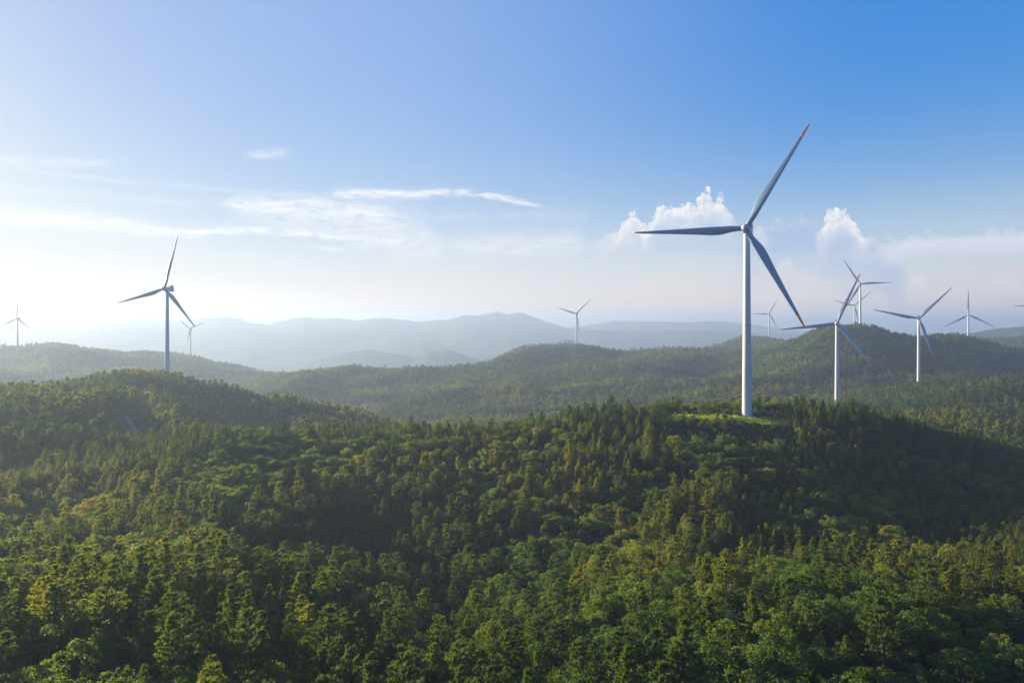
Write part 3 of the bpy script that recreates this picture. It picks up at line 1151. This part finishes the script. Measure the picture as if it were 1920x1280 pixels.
def joined(pair, name):
    """trunk and crown in one mesh for the uncountable forest"""
    a, b = pair
    va = np.empty(len(a.vertices) * 3, np.float32)
    a.vertices.foreach_get('co', va)
    vb = np.empty(len(b.vertices) * 3, np.float32)
    b.vertices.foreach_get('co', vb)
    fa = [tuple(p.vertices) for p in a.polygons]
    na = len(a.vertices)
    fb = [tuple(i + na for i in p.vertices) for p in b.polygons]
    m = mesh_np(name, np.concatenate([va, vb]).reshape(-1, 3), fa + fb)
    m.materials.append(a.materials[0])
    m.materials.append(b.materials[0])
    mi = np.concatenate([np.zeros(len(fa), np.int32), np.ones(len(fb), np.int32)])
    m.polygons.foreach_set('material_index', mi)
    return m


def collection_of(name, meshes):
    c = bpy.data.collections.new(name)
    for i, m in enumerate(meshes):
        o = bpy.data.objects.new('%s_%02d' % (name, i), m)
        c.objects.link(o)
    return c


def tint_of(x, y):
    """stands of lighter and darker trees"""
    a = fbm(x / 90, y / 90, 141, 3)
    b = fbm(x / 14, y / 14, 151, 2)
    return np.clip((a - .5) * 2.2 + .5, 0, 1) * .6 + np.clip((b - .5) * 2 + .5, 0, 1) * .4


def scatter(name, pts, scale, sxy, rot, idx, coll, label, cat):
    tint = tint_of(pts[:, 0], pts[:, 1])
    me = bpy.data.meshes.new(name)
    me.vertices.add(len(pts))
    me.vertices.foreach_set('co', np.asarray(pts, np.float32).ravel())
    for nm, typ, arr in (('sc', 'FLOAT', scale), ('sxy', 'FLOAT', sxy), ('rz', 'FLOAT', rot), ('pick', 'INT', idx), ('tint', 'FLOAT', tint)):
        a = me.attributes.new(nm, typ, 'POINT')
        a.data.foreach_set('value', np.asarray(arr, np.float32 if typ == 'FLOAT' else np.int32))
    o = link(name, me)
    ng = bpy.data.node_groups.new(name + '_scatter', 'GeometryNodeTree')
    ng.interface.new_socket('Geometry', in_out='INPUT', socket_type='NodeSocketGeometry')
    ng.interface.new_socket('Geometry', in_out='OUTPUT', socket_type='NodeSocketGeometry')
    N, L = ng.nodes, ng.links
    gi, go = N.new('NodeGroupInput'), N.new('NodeGroupOutput')
    ip = N.new('GeometryNodeInstanceOnPoints')
    ci = N.new('GeometryNodeCollectionInfo')
    ci.inputs['Collection'].default_value = coll
    ci.inputs['Separate Children'].default_value = True
    ci.inputs['Reset Children'].default_value = True

    def attr(nm, dt):
        a = N.new('GeometryNodeInputNamedAttribute')
        a.data_type = dt
        a.inputs['Name'].default_value = nm
        return a.outputs['Attribute']
    cr_ = N.new('ShaderNodeCombineXYZ')
    L.new(attr('rz', 'FLOAT'), cr_.inputs[2])
    er = N.new('FunctionNodeEulerToRotation')
    L.new(cr_.outputs[0], er.inputs[0])
    cs = N.new('ShaderNodeCombineXYZ')
    sx = attr('sxy', 'FLOAT')
    L.new(sx, cs.inputs[0])
    L.new(sx, cs.inputs[1])
    L.new(attr('sc', 'FLOAT'), cs.inputs[2])
    L.new(gi.outputs[0], ip.inputs['Points'])
    L.new(ci.outputs[0], ip.inputs['Instance'])
    ip.inputs['Pick Instance'].default_value = True
    L.new(attr('pick', 'INT'), ip.inputs['Instance Index'])
    L.new(er.outputs[0], ip.inputs['Rotation'])
    L.new(cs.outputs[0], ip.inputs['Scale'])
    L.new(ip.outputs[0], go.inputs[0])
    md = o.modifiers.new('scatter', 'NODES')
    md.node_group = ng
    return tag(o, label, cat, kind='stuff')


# ------------------------------------------------------------------ where the trees stand
def jitter_grid(cell, r0, r1, azmax, jit=.85):
    xm = r1 * math.sin(RAD(azmax))
    xs = np.arange(-xm, xm, cell)
    ys = np.arange(r0 * math.cos(RAD(azmax)), r1, cell)
    X, Y = np.meshgrid(xs, ys)
    X = X + (np.arange(len(ys)) % 2)[:, None] * cell * .5
    X = X + rng.uniform(-.5, .5, X.shape) * cell * jit
    Y = Y + rng.uniform(-.5, .5, Y.shape) * cell * jit
    X, Y = X.ravel(), Y.ravel()
    r, a = np.hypot(X, Y), np.degrees(np.arctan2(X, Y))
    k = (r >= r0) & (r < r1) & (np.abs(a) < azmax)
    return X[k], Y[k]


cand = []
for cell, r0, r1, am in ((4.7, 66, 205, 45), (3.7, 205, 480, 44), (5.3, 480, 1000, 41.5), (6.0, 1000, 1600, 40), (7.2, 1600, 2900, 40)):
    X, Y = jitter_grid(cell, r0, r1, am)
    cand.append((X, Y, np.full(len(X), cell)))
TX, TY, TC = (np.concatenate(c) for c in zip(*cand))
TZ = height(TX, TY)
TR = np.hypot(TX, TY)
TPX = 960 + F * TX / TY
# open ground
dens = fbm(TX / 22, TY / 22, 101, 3)
keep = seen(TX, TY, TZ, 9.0)
keep &= rng.random(len(TX)) < np.where(TR < 480, np.where(dens < .36, .55, .94), .93)
pm = pad_mask(TX, TY)
keep &= ~((pm > .2) & (rng.random(len(TX)) > .26))
keep &= ~((clear_mask(TX, TY) > .25) & (rng.random(len(TX)) > .05))
keep &= track_dist(TX, TY) > 7.5
# the near pad keeps the foot of the tower in view
fx, fy = at(1393, 322)
keep &= ~((np.abs(TPX - 1393) < 16) & (TY > 300) & (TY < 328))
TX, TY, TZ, TR, TPX, TC = (a[keep] for a in (TX, TY, TZ, TR, TPX, TC))
n = len(TX)
# kinds: pines on the left and on the main hill, broadleaves in patches and on the lower right
kindn = fbm(TX / 45, TY / 45, 111, 3) + (rng.random(n) - .5) * .35
thr = np.full(n, .545)
thr = np.where((TR < 175) & (TPX > 1000), .49, thr)
thr = np.where((TR > 185) & (TR < 335) & (TPX > 1330), .72, thr)      # planted conifers on the shaded face
thr = np.where((TR > 290) & (TR < 370) & (TPX > 350) & (TPX < 1050), .40, thr)
thr = np.where((TR > 340) & (TR < 700) & (TPX < 900), .66, thr)
isbroad = kindn > thr
hn = fbm(TX / 30, TY / 30, 121, 3)
th = np.where(isbroad, 4.2 + 3.4 * hn, 6.0 + 4.8 * hn) * rng.lognormal(0, .22, n) * np.where(rng.random(n) < .07, 1.25, 1)
planted = (TR > 190) & (TR < 335) & (TPX > 1380) & ~isbroad
th = np.where(planted, rng.normal(6.4, .7, n), th)
crest = (TY > 285) & (TY < 345) & (TPX > 950)
th = np.where(crest, th * .8, th)
th = np.where((TY > 283) & (TY < 345) & (TPX > 1225) & (TPX < 1490), th * .52, th)
th = np.where((TR > 345) & (TR < 480), th * .88, th)
th = np.where(TR > 480, th * 1.06, th)
th = np.clip(th, 2.2, np.where(isbroad, 8.2, 12.0))
th = np.where(track_dist(TX, TY) < 15, th * .65, th)
th = np.where(pad_mask(TX, TY) > .2, np.clip(th * .8, 1.6, 3.8), th)
rot = rng.uniform(0, 6.283, n)

inframe = (np.abs(TX / TY) < .752) & ((HOR - (TZ + th * .9) / TY * F * -1) < 9999)
prow = HOR - (TZ + th * .8) / TY * F         # photo row of the upper crown
inframe &= prow < 1290
vis = seen(TX, TY, TZ, th)


def pickbig(mask, k):
    ids = np.where(mask & inframe & vis)[0]
    return ids[np.argsort(-(th[ids] / TR[ids]))[:k]]


indP = pickbig(~isbroad, 300)
indB = pickbig(isbroad, 300)
single = np.zeros(n, bool)
single[indP] = True
single[indB] = True

ROWS = [(1225, 9999, 'at bottom edge'), (1165, 1225, 'just above bottom edge'), (1110, 1165, 'low on near slope'), (1060, 1110, 'halfway up near slope'), (1010, 1060, 'high on near slope'), (0, 1010, 'at back of near slope')]
COLS = ['far left', 'left', 'left of centre', 'centre left', 'just left of middle', 'just right of middle', 'centre right', 'right of centre', 'right', 'far right']
ORD = ['first', 'second', 'third', 'fourth', 'fifth', 'sixth', 'seventh', 'eighth', 'ninth', 'tenth', 'eleventh', 'twelfth', 'thirteenth', 'fourteenth', 'fifteenth', 'sixteenth', 'seventeenth', 'eighteenth', 'nineteenth', 'twentieth',
       'twenty-first', 'twenty-second', 'twenty-third', 'twenty-fourth', 'twenty-fifth', 'twenty-sixth', 'twenty-seventh', 'twenty-eighth', 'twenty-ninth', 'thirtieth']


def cell_of(i):
    row = next(k for k, (a, b, _) in enumerate(ROWS) if a <= prow[i] < b)
    c = int(np.clip(TPX[i] / 192.0, 0, 9))
    return row, c


tints = tint_of(TX, TY)


def plant(ids, protos, what, baseH, name, group):
    cells = {}
    for i in ids:
        cells.setdefault(cell_of(i), []).append(i)
    for (row, c), lst in cells.items():
        lst.sort(key=lambda i: TPX[i])
        for k, i in enumerate(lst):
            if len(lst) == 1:
                lab = 'only big %s %s, %s' % (what, ROWS[row][2], COLS[c])
            elif k == len(lst) - 1 and k > 0:
                lab = 'rightmost of big %ss %s, %s' % (what, ROWS[row][2], COLS[c])
            elif k == 0:
                lab = 'leftmost of big %ss %s, %s' % (what, ROWS[row][2], COLS[c])
            else:
                lab = '%s from left of big %ss %s, %s' % (ORD[min(k, 29)], what, ROWS[row][2], COLS[c])
            s = th[i] / baseH
            w = s * rng.uniform(.9, 1.2)
            root = tag(link(name, None, loc=(TX[i], TY[i], TZ[i]), rot=(rng.normal(0, .035), rng.normal(0, .035), rot[i]), scale=(w, w, s)), lab, 'tree', group)
            p = protos[int(rng.integers(len(protos)))]
            link('trunk', p[0], root)
            link('crown', p[1], root)['tint'] = float(tints[i])


plant(indP, PINE0, 'pine', 8.0, 'pine_tree', 'large pines on the near slope')
plant(indB, BROAD0, 'leafy tree', 6.0, 'broadleaf_tree', 'large leafy trees on the near slope')

# the rest of the forest
NEAR = 420
cP = collection_of('pine_kind', [joined(p, 'pine') for p in PINE0 + PINE1])
cB = collection_of('broadleaf_kind', [joined(p, 'broadleaf') for p in BROAD0 + BROAD1])
for mask, coll, bh, nm, lab in ((~isbroad, cP, 8.0, 'pine_forest', 'dense dark green pine forest covering the hills behind the nearest trees'),
                                (isbroad, cB, 6.0, 'broadleaf_forest', 'leafy green woodland mixed among the pines on the hills')):
    k = np.where(mask & ~single)[0]
    far_ = TR[k] > NEAR
    idx = np.where(far_, NV + rng.integers(0, 6, len(k)), rng.integers(0, NV, len(k)))
    s = th[k] / bh
    w = s * rng.uniform(.9, 1.2, len(k)) * np.clip(TC[k] / 4.6, 1, 1.3)
    scatter(nm, np.stack([TX[k], TY[k], TZ[k]], 1), s, w, rot[k], idx, coll, lab, 'forest')
print('TREES', n, 'single', single.sum(), 'near', (TR < NEAR).sum())

# undergrowth between the trunks
SX, SY = jitter_grid(2.3, 66, 470, 43, 1.0)
SZ = height(SX, SY)
k = seen(SX, SY, SZ, 2.5) & (pad_mask(SX, SY) < .25) & (track_dist(SX, SY) > 3.0)
SX, SY, SZ = SX[k], SY[k], SZ[k]
cm = clear_mask(SX, SY) > .3
s = rng.uniform(.7, 1.6, len(SX)) * np.where(cm, .8, 1)
scatter('undergrowth', np.stack([SX, SY, SZ - .1], 1)[~cm], s[~cm], s[~cm] * 1.25, rng.uniform(0, 6.28, (~cm).sum()), rng.integers(0, 5, (~cm).sum()),
        collection_of('shrub_kind', SHRUB), 'low green shrubs filling the ground between the near trees', 'undergrowth')
scatter('dry_scrub', np.stack([SX, SY, SZ - .1], 1)[cm], s[cm], s[cm] * 1.3, rng.uniform(0, 6.28, cm.sum()), rng.integers(0, 3, cm.sum()),
        collection_of('scrub_kind', SCRUB), 'brownish low scrub in the small clearings of the near slope', 'scrub')
# grass of the turbine pad
QX, QY = jitter_grid(.9, 290, 350, 30, 1.0)
k = pad_mask(QX, QY) > rng.uniform(.1, .7, len(QX))
QX, QY = QX[k], QY[k]
QZ = height(QX, QY)
scatter('grass', np.stack([QX, QY, QZ], 1), rng.uniform(.7, 2.4, len(QX)) * (.5 + fbm(QX / 5, QY / 5, 88, 3)), np.full(len(QX), 1.7), rng.uniform(0, 6.28, len(QX)), rng.integers(0, 4, len(QX)),
        collection_of('tuft_kind', TUFT), 'bright green sunlit grass on the crest around the largest turbine', 'grass')
# pale plume grass in the left clearing
pp = []
for px, d, m, sp in ((505, 190, 26, 6.0), (540, 184, 14, 4), (345, 338, 16, 6), (300, 343, 10, 5)):
    cx, cy = at(px, d)
    pp += [(cx + rng.normal(0, sp), cy + rng.normal(0, sp)) for _ in range(m)]
pp = np.array(pp)
scatter('plume_grass', np.column_stack([pp, height(pp[:, 0], pp[:, 1])]), rng.uniform(.7, 1.2, len(pp)), rng.uniform(.8, 1.3, len(pp)), rng.uniform(0, 6.28, len(pp)), rng.integers(0, 3, len(pp)),
        collection_of('plume_kind', PLUME), 'pale feathery grass plumes in the clearings on the left slope', 'grass')

# ------------------------------------------------------------------ single trees in autumn colour
YELL = [broad_proto(300 + i, 0, M_YELLOW) for i in range(2)]
ORAN = [broad_proto(310 + i, 0, M_ORANGE) for i in range(2)]
for px, d, hgt, kind, lab in (
        (177, 245, 10.5, 0, 'bright yellow-green tree standing alone on the dark left slope'),
        (273, 405, 6.0, 0, 'upper of the two bright yellow trees beside the dirt track'),
        (277, 396, 5.5, 0, 'lower of the two bright yellow trees beside the dirt track'),
        (140, 385, 5.0, 0, 'small yellowish tree among the pines left of the track'),
        (373, 425, 6.5, 1, 'orange-topped tree in front of the dark left hill face'),
        (472, 340, 5.0, 1, 'orange-yellow tree on the shrubby crest in the left half'),
        (822, 345, 6.0, 0, 'yellowish tree on the saddle left of the near hill'),
        (545, 197, 6.5, 1, 'small orange-tinted tree in the dark hollow left of centre')):
    x, y = at(px, d)
    s = hgt / 6.0
    root = tag(link('autumn_tree', None, loc=(x, y, H1(x, y)), rot=(0, 0, px * .7), scale=(s, s, s)), lab, 'tree', 'trees turning yellow and orange')
    p = (YELL if kind == 0 else ORAN)[px % 2]
    link('trunk', p[0], root)
    link('crown', p[1], root)['tint'] = .6

# ------------------------------------------------------------------ the dirt track on the left hill
tx = np.array(TRACK)
tt = np.linspace(0, len(tx) - 1, 60)
cx, cy = np.interp(tt, np.arange(len(tx)), tx[:, 0]), np.interp(tt, np.arange(len(tx)), tx[:, 1])
nx, ny = -np.gradient(cy), np.gradient(cx)
ln_ = np.hypot(nx, ny)
nx, ny = nx / ln_, ny / ln_
vv = []
for o in (-1.6, -.8, 0, .8, 1.6):
    X, Y = cx + nx * o, cy + ny * o
    vv.append(np.stack([X, Y, height(X, Y) + .12 - abs(o) * .03], 1))
vv = np.stack(vv, 1)
ids = np.arange(60 * 5).reshape(60, 5)
ff = np.stack([ids[:-1, :-1], ids[:-1, 1:], ids[1:, 1:], ids[1:, :-1]], -1).reshape(-1, 4)
m, nt, out = new_mat('track_dirt')
c = ramp(nt, noise_node(nt, 1.2, 6, .7), [(.3, (.07, .062, .048)), (.7, (.17, .15, .12))])
pb = nd(nt, 'ShaderNodeBsdfPrincipled')
nt.links.new(c, pb.inputs['Base Color'])
pb.inputs['Roughness'].default_value = .95
nt.links.new(pb.outputs[0], out.inputs['Surface'])
tag(link('dirt_track', mesh_np('dirt_track', vv.reshape(-1, 3), ff, m, True)), kind='structure')

# ------------------------------------------------------------------ worn gravel path along the back of the turbine pad
px_ = [at(1250, 337), at(1290, 335), at(1340, 334), at(1375, 331), at(1393, 330)]
px_ = np.array(px_)
tt = np.linspace(0, len(px_) - 1, 40)
cx, cy = np.interp(tt, np.arange(len(px_)), px_[:, 0]), np.interp(tt, np.arange(len(px_)), px_[:, 1])
vv = []
for o in (-1.5, -.5, .5, 1.5):
    vv.append(np.stack([cx, cy + o, height(cx, cy + o) + .25 - abs(o) * .05], 1))
vv = np.stack(vv, 1)
ids = np.arange(40 * 4).reshape(40, 4)
ff = np.stack([ids[:-1, :-1], ids[:-1, 1:], ids[1:, 1:], ids[1:, :-1]], -1).reshape(-1, 4)[:, ::-1].copy()
tag(link('gravel_path', mesh_np('gravel_path', vv.reshape(-1, 3), ff, bpy.data.materials['track_dirt'], True)), kind='structure')

# ------------------------------------------------------------------ the air
zmin = float(GZ.min()) - 1.0
zmax = max(float(GZ.max()), 150.0) + 5.0
hv, hf = box(-33500, 33500, -33500, 33500, zmin, zmax)
m, nt, out = new_mat('haze_air')
pv = nd(nt, 'ShaderNodeVolumePrincipled')
pv.inputs['Color'].default_value = (0.47, 0.63, 0.92, 1)
pv.inputs['Density'].default_value = 2.0e-4
pv.inputs['Anisotropy'].default_value = 0.33
nt.links.new(pv.outputs[0], out.inputs['Volume'])
tag(link('haze', mesh_np('haze', hv, hf, m)), 'pale blue haze hanging over the hills', 'haze', kind='stuff')
